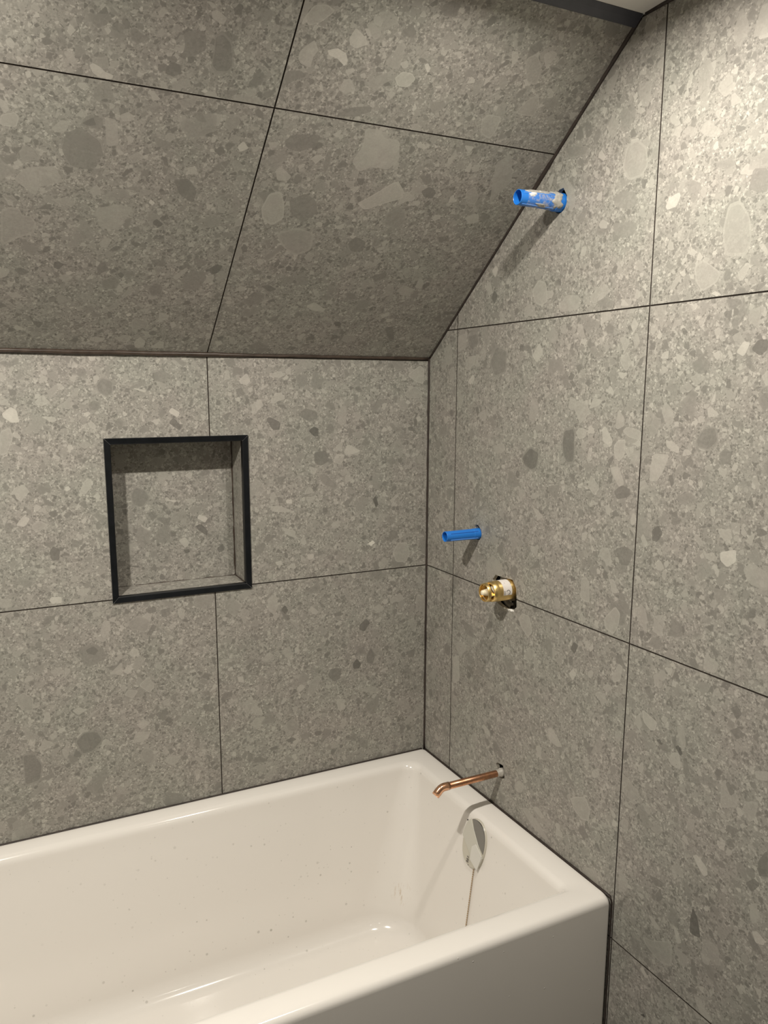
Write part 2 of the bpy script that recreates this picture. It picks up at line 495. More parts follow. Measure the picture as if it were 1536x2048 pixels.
'S':'''135 -849,612 -844,616 -834,612 -827,606 -815,603 -817,596 -833,596 -843,601
82r -682,690 -671,696 -655,684 -645,648 -651,636 -669,633 -679,642 -679,667
86 -726,682 -709,692 -695,689 -690,665 -707,652 -723,646 -721,666
112 -950,405 -933,429 -890,438 -876,410 -896,401 -911,396 -918,377 -933,390
105r -970,342 -956,351 -941,348 -938,336 -923,334 -915,321 -920,299 -946,286 -972,265
86 -876,498 -856,513 -826,492 -819,469 -832,439 -865,440 -881,468
112 -822,535 -804,533 -797,490 -815,484
118 -800,542 -789,549 -778,543 -785,533 -797,534
115 -897,503 -883,520 -870,519 -875,504 -889,497
115r -966,514 -946,522 -941,513 -945,497 -967,497
120 -966,540 -957,536 -954,524 -960,517 -966,527
75 -854,519 -838,532 -833,519 -844,516
112 -825,364 -785,377 -763,372 -776,338 -786,322 -814,322
80 -704,438 -680,444 -662,423 -663,395 -689,409
140 -611,516 -603,528 -591,516 -604,507
150 -739,387 -736,394 -728,387 -732,381
70 -727,347 -721,354 -708,344 -713,337 -725,340
115 -813,291 -801,305 -792,299 -799,279 -810,282
120 -957,627 -951,632 -945,625 -947,616 -955,620
112 -884,625 -875,629 -863,612 -874,608
125 -833,668 -827,671 -823,666 -827,660
120 -693,720 -684,724 -669,715 -673,705 -690,711
92r -694,563 -680,569 -666,550 -682,550
110r -619,393 -606,393 -604,380 -616,381
110r -781,470 -767,483 -755,474 -772,459
130 -933,586 -927,589 -924,581 -930,577
78 -742,630 -736,638 -724,636 -719,624 -731,616 -743,619
140 -687,601 -681,606 -676,603 -680,599
70 -922,654 -918,658 -914,655 -919,651
78 -729,479 -721,480 -716,464 -723,464
115r -560,738 -550,759 -531,764 -516,758 -531,739 -549,729
120 -552,682 -551,692 -541,704 -534,711 -524,697 -529,685 -528,668 -546,672
145 -510,700 -495,706 -479,701 -472,690 -475,681 -489,690 -505,693
130 -482,724 -477,741 -456,730 -450,720 -466,711 -477,714
112 -460,746 -455,755 -432,741 -441,728
115 -456,761 -447,765 -438,759 -439,750 -451,752
125r -385,678 -376,691 -358,691 -348,683 -356,667 -374,666
140 -344,708 -339,712 -330,705 -332,696
115 -472,642 -468,660 -458,664 -442,646 -457,637
83 -535,538 -524,553 -475,560 -477,537 -506,522 -526,526
117 -403,518 -394,550 -401,585 -373,586 -360,572 -331,573 -315,535 -329,512 -360,514 -382,500
125r -362,433 -338,455 -301,494 -277,471 -274,456 -310,438 -341,420
95r -290,390 -292,423 -278,440 -254,427 -246,400 -254,384
118r -541,399 -534,433 -514,440 -501,416 -493,382 -511,363 -532,374
86 -494,424 -467,442 -444,430 -431,402 -455,379 -481,392
105r -499,346 -460,365 -423,355 -417,314 -447,295 -477,316
120 -535,482 -528,490 -503,473 -508,463 -527,461
112r -193,635 -187,647 -157,648 -153,618 -158,602 -181,610
112 -118,557 -96,582 -61,524 -77,486 -81,465 -101,514
125 -120,427 -104,442 -91,439 -84,423 -101,415
110r -148,488 -136,502 -114,481 -114,461 -134,464
75 -243,476 -231,489 -212,480 -212,464 -230,464
82 -347,338 -335,356 -310,346 -307,321 -332,318
70 -249,667 -247,678 -240,671 -244,663
125 -202,583 -180,583 -184,567
135 -332,631 -332,644 -324,635 -328,628
120 -386,703 -375,710 -369,700 -377,695
88 -570,635 -562,656 -544,662 -534,656 -554,638 -565,629
85 -457,603 -438,618 -406,624 -403,615 -426,602 -455,597
130 -310,677 -299,681 -295,676 -306,675
90r -453,501 -455,534 -446,535 -441,502 -445,484
115 -219,538 -215,574 -207,562 -212,532
120 -203,760 -188,758 -182,744 -188,735
118 -141,764 -130,774 -116,771 -118,757 -124,744
105r -168,753 -155,764 -132,745 -122,714 -142,713 -163,739
110r -134,658 -127,682 -110,701 -94,678 -94,658 -119,657
85 -54,821 -59,841 -37,841 -22,827 -34,813
108 -55,735 -54,746 -36,748 -38,735
70 -886,237 -879,241 -869,234 -878,221 -887,225
78 -952,215 -939,220 -925,211 -939,201
112 -878,201 -867,212 -852,206 -863,190
85r -717,185 -705,205 -688,196 -688,173 -706,165
105r -738,91 -732,106 -703,95 -705,73 -715,77 -733,69
125 -726,32 -716,50 -703,38 -705,17 -722,16
125 -692,17 -674,39 -665,37 -663,16
125 -661,95 -653,100 -646,86 -655,78
110 -765,40 -750,56 -732,47 -747,31
115 -728,127 -703,136 -711,123
70 -609,246 -596,260 -583,257 -588,239 -602,234
115 -675,219 -651,248 -647,240 -665,213
130 -606,177 -594,190 -597,178
140 -750,114 -743,119 -739,112 -746,107
78 -787,116 -778,119 -775,106 -782,100
90r -805,199 -782,214 -769,202 -774,180 -798,178
130 -382,162 -366,174 -334,154 -342,146 -367,150
125 -197,145 -179,157 -174,146 -187,135
115 -188,223 -176,239 -148,229 -149,206 -171,209
110r -201,278 -192,289 -174,276 -180,258
110 -201,264 -194,271 -181,251
110 -266,246 -249,240 -242,226 -250,226
120 -376,62 -363,78 -355,74 -363,54
70 -302,115 -289,119 -280,110 -291,102
80 -170,105 -151,112 -128,67 -136,58
75 -495,211 -478,215 -459,205 -473,196
105 -218,223 -213,241 -197,230 -191,208 -208,207
75 -352,63 -335,75 -330,59 -349,52''',
'N':'''85r -732,1288 -720,1310 -698,1301 -687,1281 -704,1259 -726,1264
140 -654,1275 -627,1272 -631,1266
106 -763,1380 -741,1387 -741,1356 -758,1350
106r -691,1358 -675,1375 -645,1370 -661,1351
145 -581,1226 -575,1235 -555,1225 -562,1213
68 -586,1207 -572,1212 -556,1194 -559,1182 -578,1196
130 -627,1176 -611,1183 -600,1168 -612,1156
72 -536,1148 -521,1159 -517,1144 -530,1137
65 -616,1153 -602,1153 -601,1145 -612,1144
150 -698,1209 -691,1215 -691,1205
70 -746,1125 -720,1125 -722,1120
130 -669,1108 -661,1114 -657,1100''',
}

def chaikin(P):
    o = []
    for a, b in zip(P, P[1:] + P[:1]):
        o += [(a[0] * .87 + b[0] * .13, a[1] * .87 + b[1] * .13), (a[0] * .13 + b[0] * .87, a[1] * .13 + b[1] * .87)]
    return o
def stones(key):
    out = []
    for L in STONES.get(key, '').strip().split('\n'):
        t = L.split()
        if not t: continue
        rim = t[0].endswith('r'); v = int(t[0].rstrip('r')) / 100; v = 1 + (v - 1) * (1.6 if v < 1 else 1.75)
        P = chaikin([(int(a.split(',')[0]) / 1000, int(a.split(',')[1]) / 1000) for a in t[1:]])
        cx = sum(p[0] for p in P) / len(P); cy = sum(p[1] for p in P) / len(P)
        if rim:
            out.append((P, v * .5 + .55 if v < 1 else v + .10))
            out.append(([(cx + (p[0] - cx) * .87, cy + (p[1] - cy) * .87) for p in P], v * .97))
        else: out.append((P, v))
    return out
def clip(P, a, b, c):
    """keep a*u + b*v <= c"""
    o = []
    for p, q in zip(P, P[1:] + P[:1]):
        dp = a * p[0] + b * p[1] - c; dq = a * q[0] + b * q[1] - c
        if dp <= 0: o.append(p)
        if (dp < 0 < dq) or (dq < 0 < dp):
            s = dp / (dp - dq); o.append((p[0] + (q[0] - p[0]) * s, p[1] + (q[1] - p[1]) * s))
    return o
def inside(P, x, y):
    c = False
    for (x1, y1), (x2, y2) in zip(P, P[1:] + P[:1]):
        if (y1 > y) != (y2 > y) and x < (x2 - x1) * (y - y1) / (y2 - y1) + x1: c = not c
    return c
def tiled(name, outline, us, vs, holes, key, fn, cuts=(), seed=1, parent=None, depth=.010, edge_gap=.0015):
    """outline, tile grid lines us / vs, hole polygons; fn(u, v, d) -> world point, d = depth behind the face"""
    rnd = random.Random(seed)
    tiles = []
    for i in range(len(us) - 1):
        for j in range(len(vs) - 1):
            a, b, c, d = us[i] + G / 2, us[i + 1] - G / 2, vs[j] + G / 2, vs[j + 1] - G / 2
            P = [(a, c), (b, c), (b, d), (a, d)]
            for k in cuts:
                P = clip(P, *k)
                if len(P) < 3: break
            if len(P) >= 3: tiles.append((P, (rnd.uniform(0, 40), rnd.uniform(0, 40))))
    sts = stones(key)
    pts = []; faces = []; kinds = []
    def add(P, kind):
        if sum(p[0] * q[1] - q[0] * p[1] for p, q in zip(P, P[1:] + P[:1])) < 0: P = P[::-1]
        s = len(pts); pts.extend(Vector(p) for p in P); faces.append(list(range(s, s + len(P)))); kinds.append(kind)
    add(outline, ('out', 0))
    for P, o in tiles: add(P, ('tile', o))
    for H in holes: add(H, ('hole', 0))
    for P, v in sts: add(P, ('stone', v))
    V, E, F, ov, oe, of = geometry.delaunay_2d_cdt(pts, [], faces, 1, 1e-6, True)
    bm = bmesh.new(); uvl = bm.loops.layers.uv.new('UVMap'); sl = bm.faces.layers.float.new('stone')
    cache = {}
    def vert(i, d):
        if (i, d) not in cache: cache[(i, d)] = bm.verts.new(fn(V[i].x, V[i].y, d))
        return cache[(i, d)]
    info = {}; edges = {}
    for f, o in zip(F, of):
        ks = [kinds[k] for k in o]
        if not any(k[0] == 'out' for k in ks): continue
        if any(k[0] == 'hole' for k in ks): ty = 'hole'
        elif any(k[0] == 'tile' for k in ks): ty = 'tile'
        else: ty = 'grout'
        off = next((k[1] for k in ks if k[0] == 'tile'), (0, 0))
        sv = max([(k, kinds[k][1]) for k in o if kinds[k][0] == 'stone'], default=(0, 0))[1]
        for a, b in zip(f, f[1:] + f[:1]): edges.setdefault((min(a, b), max(a, b)), []).append(ty)
        if ty == 'hole': continue
        d = 0 if ty == 'tile' else .0014
        bf = bm.faces.new([vert(i, d) for i in f]); bf.material_index = 0 if ty == 'tile' else 1
        bf[sl] = sv if ty == 'tile' else 0
        for l, i in zip(bf.loops, f): l[uvl].uv = (V[i].x + off[0], V[i].y + off[1])
    for (a, b), ty in edges.items():
        if 'tile' in ty and not (ty.count('tile') == 2):
            other = [x for x in ty if x != 'tile']
            dd = depth if (not other or other[0] == 'hole') else .0014
            bf = bm.faces.new([vert(a, 0), vert(b, 0), vert(b, dd), vert(a, dd)])
            bf.material_index = 2 if (other and other[0] == 'hole') else 1
        elif 'grout' in ty and 'hole' in ty:
            bf = bm.faces.new([vert(a, .0014), vert(b, .0014), vert(b, depth), vert(a, depth)]); bf.material_index = 1
    return bm
def backing(bm, outline, fn, d0, d1, mi=3):
    A = [bm.verts.new(fn(u, v, d0)) for u, v in outline]; B = [bm.verts.new(fn(u, v, d1)) for u, v in outline]
    bm.faces.new(B).material_index = mi
    for k in range(len(A)): bm.faces.new((A[k], A[(k + 1) % len(A)], B[(k + 1) % len(A)], B[k])).material_index = mi
MATS = [M_TILE, M_GROUT, M_EDGE, M_VOID]

def ring_poly(cx, cy, r, n=18, a0=0): return [(cx + r * cos(a0 + 2 * pi * k / n), cy + r * sin(a0 + 2 * pi * k / n)) for k in range(n)]
E_Y0 = -.0025
yc = -(ZC - ZS) / ST * CT
# right wall: u = y, v = z
o_r = [(0, 0), (0, ZS), (yc, ZC), (YF, ZC), (YF, 0)]
us = [YF, -JA - 3 * TW - .6, -JA - 3 * TW, -JA - 2 * TW, -JA - TW, -JA, E_Y0 + G / 2]
us = [u for u in us if u >= YF]
if us[0] != YF: us = [YF] + us
vs = [0, H0, H1, H2, ZC]
# under the slope: v <= ZS - u*tan  ->  u*ST + v*CT <= ZS*CT - gap
cut_r = [(ST, CT, ZS * CT - .0035), (0, 1, ZC - .004)]
U_AX = (-.4845, 1.8795); L_AX = (-.2345, 1.1946); V_AX = (-.359, 1.0885); C_AX = (-.3545, .6483)
def hole_with_notch(c, r, notch):
    """ring around c bulging out to the notch points"""
    P = ring_poly(c[0], c[1], r, 24); out = []
    angs = [math.atan2(q[1] - c[1], q[0] - c[0]) for q in notch]
    lo, hi = min(angs), max(angs)
    P2 = [(math.atan2(p[1] - c[1], p[0] - c[0]), p) for p in P]
    P2 = [q for q in P2 if not (lo - .05 < q[0] < hi + .05)] + list(zip(angs, notch))
    P2.sort(); return [q[1] for q in P2]
H_UP = hole_with_notch(U_AX, .0195, [(-.4705, 1.8968), (-.481, 1.9035), (-.493, 1.9045), (-.5045, 1.888)])
H_LO = hole_with_notch(L_AX, .0150, [(-.2215, 1.2085), (-.224, 1.2145), (-.2345, 1.2150), (-.2425, 1.2085)])
H_VA = [(-.2985, 1.0985), (-.3090, 1.1115), (-.3390, 1.1115), (-.3735, 1.1138), (-.3875, 1.0975), (-.3905, 1.0760), (-.3915, 1.0560), (-.3800, 1.0455), (-.3480, 1.0410), (-.3210, 1.0480), (-.3020, 1.0650)]
H_CO = [(-.3330, .6600), (-.3370, .6655), (-.3600, .6680), (-.3665, .6560), (-.3680, .6355), (-.3500, .6330), (-.3370, .6370)]
fn_r = lambda u, v, d: Vector((d, u, v))
bm = tiled('wall_right', o_r, us, vs, [H_UP, H_LO, H_VA, H_CO], 'R', fn_r, cut_r, 11)
backing(bm, o_r, fn_r, .010, .075)
wall_right = tag(bm_obj('wall_right', bm, MATS, recalc=False), kind='structure')
# back wall: u = x, v = z
o_b = [(XL, 0), (0, 0), (0, ZS), (XL, ZS)]
NX0, NX1, NZ0, NZ1 = -.7950, -.4787, 1.0641, 1.4245
ND = .088
nich = [(NX0 + .004, NZ0 + .004), (NX1 - .004, NZ0 + .004), (NX1 - .004, NZ1 - .004), (NX0 + .004, NZ1 - .004)]
us = [XL, -JC - TW, -JC, -.0025 + G / 2]; vs = [0, H0, H1, ZS - .004]
fn_b = lambda u, v, d: Vector((u, d, v))
bm = tiled('wall_back', o_b, us, vs, [nich], 'B', fn_b, (), 23)
box(bm, (XL, .105, 0), (.0, .15, ZS + .08), 3)
wall_back = tag(bm_obj('wall_back', bm, MATS, recalc=False), kind='structure')
# sloping ceiling: u = x, v = distance up the slope
o_s = [(XL, 0), (0, 0), (0, SC), (XL, SC)]
us = [XL, -JC - TW, -JC, -.0035 + G / 2]; vs = [.003, SJ, SC]
fn_s = lambda u, v, d: Vector((u, -v * CT + d * ST, ZS + v * ST + d * CT))
bm = tiled('ceiling_slope', o_s, us, vs, [], 'S', fn_s, (), 37)
slope = tag(bm_obj('ceiling_slope', bm, MATS, recalc=False), kind='structure')
def slab(name, a, b, m):
    bm = bmesh.new(); box(bm, a, b); return tag(bm_obj(name, bm, m), kind='structure')
slab('ceiling', (XL, YF, ZC), (.08, yc - .002, ZC + .05), M_PLASTER)
slab('wall_left', (XL - .06, YF, 0), (XL, .15, ZC), M_PAINT)
slab('wall_front', (XL - .06, YF - .06, 0), (.08, YF, ZC), M_PAINT)
M_FLOOR = mottled('unseen_floor_grey', (.13, .125, .115), (.17, .165, .155), 9, .7)  # floor out of view, kept dark to limit bounce onto the apron
slab('floor', (XL - .06, YF - .06, -.05), (.08, .15, 0), M_FLOOR)

# ------------------------------------------------------------------ trims and joints
def strip(name, path, r, m, sx=1.0, n=10):
    bm = bmesh.new(); sweep(bm, path, r, n); return tag(bm_obj(name, bm, m, smooth=True), kind='structure')
rnd = random.Random(5)
def wob(a, b, k, amp, off=Vector()):
    a, b = Vector(a), Vector(b); out = []
    for i in range(k + 1): out.append(a.lerp(b, i / k) + off + Vector([rnd.uniform(-amp, amp) for _ in range(3)]))
    return out
# brown bead along the bottom of the slope
L_ = 60
pts = wob((XL + .001, -.0035, ZS - .0005), (-.005, -.0035, ZS - .0005), L_, .0005)
rad = [(.0052 if p.x < -.55 else .0052 - .0018 * min(1, (p.x + .55) / .1)) + rnd.uniform(-.0005, .0005) for p in pts]
strip('trim_1', pts, rad, M_BEAD)
# bead in the vertical corner between back and right wall
pts = wob((-.0012, -.0012, ZT - .005), (-.0012, -.0012, ZS), 40, .0004)
strip('trim_2', pts, [.0030 + rnd.uniform(-.0005, .0005) for _ in pts], M_PRIMER)
# joint between slope and right wall: thickens towards the top
pts = []; rad = []
for i in range(61):
    s = .004 + (SC - .008) * i / 60; p = fn_s(-.0015, s, -.0012); pts.append(p)
    k = s / SC; rad.append(.0024 + .0012 * max(0, min(1, (k - .45) / .2)) + rnd.uniform(-.0004, .0004) + (.0012 if .55 < k < .68 else 0))
strip('trim_3', pts, rad, M_PRIMER)
# dark grey metal strip between slope and flat ceiling
bm = bmesh.new()
sec = [(SC - .020, -.0005), (SC - .020, -.0035), (SC - .0185, -.0048), (SC - .006, -.0048), (SC + .003, -.0035), (SC + .0045, .002), (SC, .004)]
for X in (XL + .001, -.004): pass
A = [bm.verts.new(fn_s(XL + .001, a, b)) for a, b in sec]; B = [bm.verts.new(fn_s(-.003, a, b)) for a, b in sec]
bm.faces.new(A); bm.faces.new(B[::-1])
for k in range(len(sec)): bm.faces.new((A[k], A[(k + 1) % len(sec)], B[(k + 1) % len(sec)], B[k]))
tag(bm_obj('trim_4', bm, M_GREYTRIM), kind='structure')
# joint between flat ceiling and right wall
pts = wob((-.0010, yc - .008, ZC - .001), (-.0010, YF + .01, ZC - .001), 60, .0005)
strip('trim_5', pts, [.0030 + rnd.uniform(-.0008, .0008) for _ in pts], M_PRIMER)

# ------------------------------------------------------------------ shower niche
niche = thing('wall_niche', 'square recessed shower niche with black metal frame in the back wall', 'niche', ((NX0 + NX1) / 2, 0, NZ0))
FW = .0135
ix0, ix1, iz0, iz1 = NX0 + FW, NX1 - FW, NZ0 + FW, NZ1 - FW
PR = .0030   # how far the frame stands proud of the tile
def mitre(name, p0, p1, q0, q1):
    """frame bar: outer edge p0-p1, inner edge q0-q1 (x, z), bevelled section, running back into the recess"""
    bm = bmesh.new()
    p0, p1, q0, q1 = [Vector((a[0], 0, a[1])) for a in (p0, p1, q0, q1)]
    def pt(o, i, k, y): v = o.lerp(i, k); v.y = y; return v
    secs = [(0, .0015), (0, -PR), (.10, -PR - .0012), (.88, -PR + .0006), (1, -PR + .002), (1, .012)]
    A = [bm.verts.new(pt(p0, q0, k, y)) for k, y in secs]; B = [bm.verts.new(pt(p1, q1, k, y)) for k, y in secs]
    for k in range(len(secs) - 1): bm.faces.new((A[k], A[k + 1], B[k + 1], B[k]))
    bm.faces.new(A); bm.faces.new(B[::-1])
    bm.faces.new((A[0], B[0], B[-1], A[-1]))
    return bm_obj(name, bm, M_BLACKTRIM, niche)
e = .0004
mitre('frame_bar', (NX0 + e, NZ1), (NX1 - e, NZ1), (ix0 + e, iz1), (ix1 - e, iz1))
mitre('frame_bar', (NX0 + e, NZ0), (NX1 - e, NZ0), (ix0 + e, iz0), (ix1 - e, iz0))
mitre('frame_bar', (NX0, NZ0 + e), (NX0, NZ1 - e), (ix0, iz0 + e), (ix0, iz1 - e))
mitre('frame_bar', (NX1, NZ0 + e), (NX1, NZ1 - e), (ix1, iz0 + e), (ix1, iz1 - e))
M_ALU = plain('bare_aluminium', (.14, .14, .14), .45, .5).m
for (a, c) in (((NX0, NZ0), (ix0, iz0)), ((NX1, NZ0), (ix1, iz0)), ((NX0, NZ1), (ix0, iz1)), ((NX1, NZ1), (ix1, iz1))):
    bm = bmesh.new()
    A_, B_ = Vector((a[0], -PR - .0009, a[1])), Vector((c[0], -PR + .0018, c[1])); s_ = Vector((c[1] - a[1], 0, -(c[0] - a[0]))).normalized() * .0005
    A_ = A_.lerp(B_, .04)
    q = [bm.verts.new(v) for v in (A_ - s_, A_ + s_, B_ + s_, B_ - s_)]; q2 = [bm.verts.new(v.co + Vector((0, -.0007, 0))) for v in q]
    bm.faces.new(q2)
    for k in range(4): bm.faces.new((q[k], q[(k + 1) % 4], q2[(k + 1) % 4], q2[k]))
    bm_obj('mitre_line', bm, M_ALU, niche)
# recess lining: four sides in cut tile, back panel
def lining(name, quad, out):
    bm = bmesh.new(); uvl = bm.loops.layers.uv.new('UVMap'); bm.faces.layers.float.new('stone')
    vs = [bm.verts.new(v) for v in quad]; f = bm.faces.new(vs)
    a = Vector(quad[0]); U = (Vector(quad[1]) - a); V_ = (Vector(quad[3]) - a)
    uv = [(0, 0), (U.length, 0), (U.length, V_.length), (0, V_.length)]
    o = (rnd.uniform(0, 30), rnd.uniform(0, 30))
    for l, q in zip(f.loops, uv): l[uvl].uv = (q[0] + o[0], q[1] + o[1])
    bk = [bm.verts.new(v.co + Vector(out) * .006) for v in vs]
    for k in range(4): bm.faces.new((vs[k], vs[(k + 1) % 4], bk[(k + 1) % 4], bk[k]))
    bm.faces.new(bk[::-1])
    return bm_obj(name, bm, M_TILE, niche)
yb = ND
lining('niche_ledge', [(ix0, .010, iz0 - .001), (ix1, .010, iz0 - .001), (ix1, yb, iz0 + .001), (ix0, yb, iz0 + .001)], (0, 0, -1))
lining('niche_top', [(ix0, .010, iz1 + .001), (ix1, .010, iz1 + .001), (ix1, yb, iz1 + .001), (ix0, yb, iz1 + .001)], (0, 0, 1))
lining('niche_side', [(ix0 - .001, .010, iz0), (ix0 - .001, yb, iz0), (ix0 - .001, yb, iz1), (ix0 - .001, .010, iz1)], (-1, 0, 0))
lining('niche_side', [(ix1 + .001, .010, iz0), (ix1 + .001, yb, iz0), (ix1 + .001, yb, iz1), (ix1 + .001, .010, iz1)], (1, 0, 0))
o_n = [(ix0 - .008, iz0 - .008), (ix1 + .008, iz0 - .008), (ix1 + .008, iz1 + .008), (ix0 - .008, iz1 + .008)]
fn_n = lambda u, v, d: Vector((u, yb + d, v))
bm = tiled('back_panel', o_n, [ix0 - .007, ix1 + .007], [iz0 - .007, iz1 + .007], [], 'N', fn_n, (), 51)
bm_obj('back_panel', bm, MATS, niche, recalc=False)
# grout beads in the recess
bm = bmesh.new()
for a, b in (((ix0, iz0), (ix1, iz0)), ((ix1, iz0), (ix1, iz1)), ((ix0, iz0), (ix0, iz1)), ((ix0, iz1), (ix1, iz1))):
    P = wob((a[0], yb - .0008, a[1]), (b[0], yb - .0008, b[1]), 24, .0005); sweep(bm, P, [.0018 + rnd.uniform(-.0007, .0009) for _ in P], 8)
P = wob((ix1, .012, iz0 + .0005), (ix1, yb, iz0 + .0015), 10, .0005); sweep(bm, P, .0016, 8)
bm_obj('grout_bead', bm, M_BEAD, niche, True)

# ------------------------------------------------------------------ bathtub
def tub_material():
    t = plain('white_acrylic', TUB, .13, 0, Specular_IOR_Level=.5, Coat_Weight=.25, Coat_Roughness=.05)
    g = t.n('ShaderNodeTexCoord').outputs['Object']
    sep = t.n('ShaderNodeSeparateXYZ'); t.l(g, sep.inputs[0])
    # dust specks and grey drips lying on the inside of the basin
    def specks(scale, cover, r0, r1, strength, ofs):
        mp = t.n('ShaderNodeMapping'); mp.inputs['Location'].default_value = (ofs, ofs * .7, ofs * .3); t.l(g, mp.inputs[0])
        v = t.n('ShaderNodeTexVoronoi', feature='F1'); v.inputs['Scale'].default_value = scale; t.l(mp.outputs[0], v.inputs['Vector'])
        s = t.n('ShaderNodeSeparateColor'); t.l(v.outputs['Color'], s.inputs[0])
        sel = t.math('LESS_THAN', s.outputs[0], cover)
        rad = t.mr(s.outputs[1], 0, 1, r0, r1)
        d = t.math('DIVIDE', v.outputs['Distance'], rad)
        m = t.mr(d, .6, 1.0, 1, 0)
        return t.math('MULTIPLY', t.math('MULTIPLY', m, sel), t.mr(s.outputs[2], 0, 1, strength * .4, strength))
    inb = t.math('MULTIPLY', t.math('GREATER_THAN', sep.outputs['Y'], -.66), t.math('LESS_THAN', sep.outputs['Z'], .545))
    clump = t.mr(t.noise(g, 3.5, 2, .5).outputs[0], .40, .62, .15, 1)
    low = t.mr(sep.outputs['Z'], .16, .40, 1, .7)
    m = t.math('ADD', t.math('ADD', specks(44, .5, .07, .17, .85, 0), specks(90, .25, .10, .22, .6, 5.1)), specks(22, .22, .07, .15, .9, 3.3), True)
    m = t.math('MULTIPLY', t.math('MULTIPLY', m, inb), t.math('MULTIPLY', clump, low))
    # rusty dribbles dried on low in the corner
    ds = t.n('ShaderNodeVectorMath', operation='DISTANCE'); t.l(g, ds.inputs[0]); ds.inputs[1].default_value = STAIN
    mp3 = t.n('ShaderNodeMapping'); mp3.inputs['Scale'].default_value = (150, 150, 14); t.l(g, mp3.inputs[0])
    sn = t.mr(t.noise(mp3.outputs[0], 1, 2, .5).outputs[0], .52, .66, 0, .5)
    sm = t.math('MULTIPLY', t.mr(ds.outputs[1], .018, .042, 1, 0), sn)
    c0 = t.mixc(sm, (*TUB, 1), (.42, .27, .11, 1))
    col = t.mixc(m, c0, (.25, .235, .20, 1))
    t.l(col, t.b.inputs['Base Color'])
    # water beads on the apron
    mp = t.n('ShaderNodeMapping'); t.l(g, mp.inputs[0])
    v = t.n('ShaderNodeTexVoronoi', feature='F1'); v.inputs['Scale'].default_value = 62; t.l(mp.outputs[0], v.inputs['Vector'])
    s = t.n('ShaderNodeSeparateColor'); t.l(v.outputs['Color'], s.inputs[0])
    sel = t.math('MULTIPLY', t.math('LESS_THAN', s.outputs[0], .22), t.math('LESS_THAN', sep.outputs['Y'], -.722))
    hgt = t.math('MULTIPLY', t.mr(t.math('DIVIDE', v.outputs['Distance'], t.mr(s.outputs[1], 0, 1, .05, .12)), 0, 1, 1, 0), sel)
    b = t.n('ShaderNodeBump'); b.inputs['Strength'].default_value = 1; b.inputs['Distance'].default_value = .0012
    t.l(hgt, b.inputs['Height']); t.l(b.outputs[0], t.b.inputs['Normal'])
    return t.m
M_TUB = tub_material()
tub = thing('bathtub', 'white acrylic bathtub with flat apron standing in the tiled corner', 'bathtub', (-.85, -.365, 0))
NA = 12
def rr(x0, x1, y0, y1, z, rb, rf, rl=None, zf=None):
    """rounded rectangle ring, corners: right-back rb, right-front rf, left ones rl"""
    rl = rb if rl is None else rl
    out = []
    def arc(cx, cy, r, a0):
        for k in range(NA + 1):
            a = a0 + (pi / 2) * k / NA; out.append((cx + r * cos(a), cy + r * sin(a)))
    def seg(a, b, n):
        for k in range(1, n): out.append((a[0] + (b[0] - a[0]) * k / n, a[1] + (b[1] - a[1]) * k / n))
    arc(x1 - rb, y1 - rb, rb, 0); seg((x1 - rb, y1), (x0 + rl, y1), 10)
    arc(x0 + rl, y1 - rl, rl, pi / 2); seg((x0, y1 - rl), (x0, y0 + rl), 6)
    arc(x0 + rl, y0 + rl, rl, pi); seg((x0 + rl, y0), (x1 - rf, y0), 10)
    arc(x1 - rf, y0 + rf, rf, 3 * pi / 2); seg((x1, y0 + rf), (x1, y1 - rb), 6)
    return [Vector((p[0], p[1], z)) for p in out]
X0, X1, Y0, Y1 = -1.700, -.0035, -.7257, -.0035
rings = []
def ring(ir, ib, i_f, il, z, rb, rf, rl=None): rings.append(rr(X0 + il, X1 - ir, Y0 + i_f, Y1 - ib, z, rb, rf, rl))
# apron and outer fillet
ring(0, 0, 0, 0, 0.0, .006, .007); ring(0, 0, 0, 0, .30, .006, .007); ring(0, 0, 0, 0, ZT - .016, .006, .007)
for k in range(1, 7):
    a = pi / 2 * k / 6; q = .015 * (1 - cos(a)); q2 = .005 * (1 - cos(a))
    ring(q2, q2, q, q, ZT - .015 + .015 * sin(a), .007 + q2, .008 + q * .5)
# deck
ring(.012, .010, .022, .03, ZT + .0003, .012, .014)
ring(.026, .022, .040, .06, ZT + .0003, .022, .018, .03)
ring(.034, .028, .050, .075, ZT - .0008, .030, .022, .04)
# rounded lip into the basin
LR, LB, LF, LL = .044, .036, .0555, .09
for k in range(1, 9):
    a = pi / 2 * k / 8; hh = .022
    ring(LR + .021 * sin(a), LB + .020 * sin(a), LF + .006 * sin(a), LL + .02 * sin(a), ZT - .0015 - hh * (1 - cos(a)), .040, .024, .05)
# basin walls
W0 = (LR + .021, LB + .020, LF + .006, LL + .02, ZT - .0235)
W1 = (.136, .118, .105, .30, .215)
for k in range(1, 9):
    f = k / 8; v = [a + (b - a) * f for a, b in zip(W0, W1)]
    ring(*v, .040 + .075 * f, .024 + .085 * f, .05 + .08 * f)
# round into the floor
for k in range(1, 9):
    a = pi / 2 * k / 8; q = .045 * (1 - cos(a))
    ring(W1[0] + q, W1[1] + q, W1[2] + q, W1[3] + q, .215 - .05 * sin(a) + .0, .115 - .045 * (1 - cos(a)) * .5, .109 - .02 * (1 - cos(a)), .13)
ring(.30, .24, .24, .50, .158, .06, .06, .06)
bm = bmesh.new()
R_ = [[bm.verts.new(p) for p in r] for r in rings]
n = len(R_[0])
for A, B in zip(R_, R_[1:]):
    for k in range(n): bm.faces.new((A[k], A[(k + 1) % n], B[(k + 1) % n], B[k]))
bm.faces.new(R_[-1])
bm_obj('tub_shell', bm, M_TUB, tub, True)
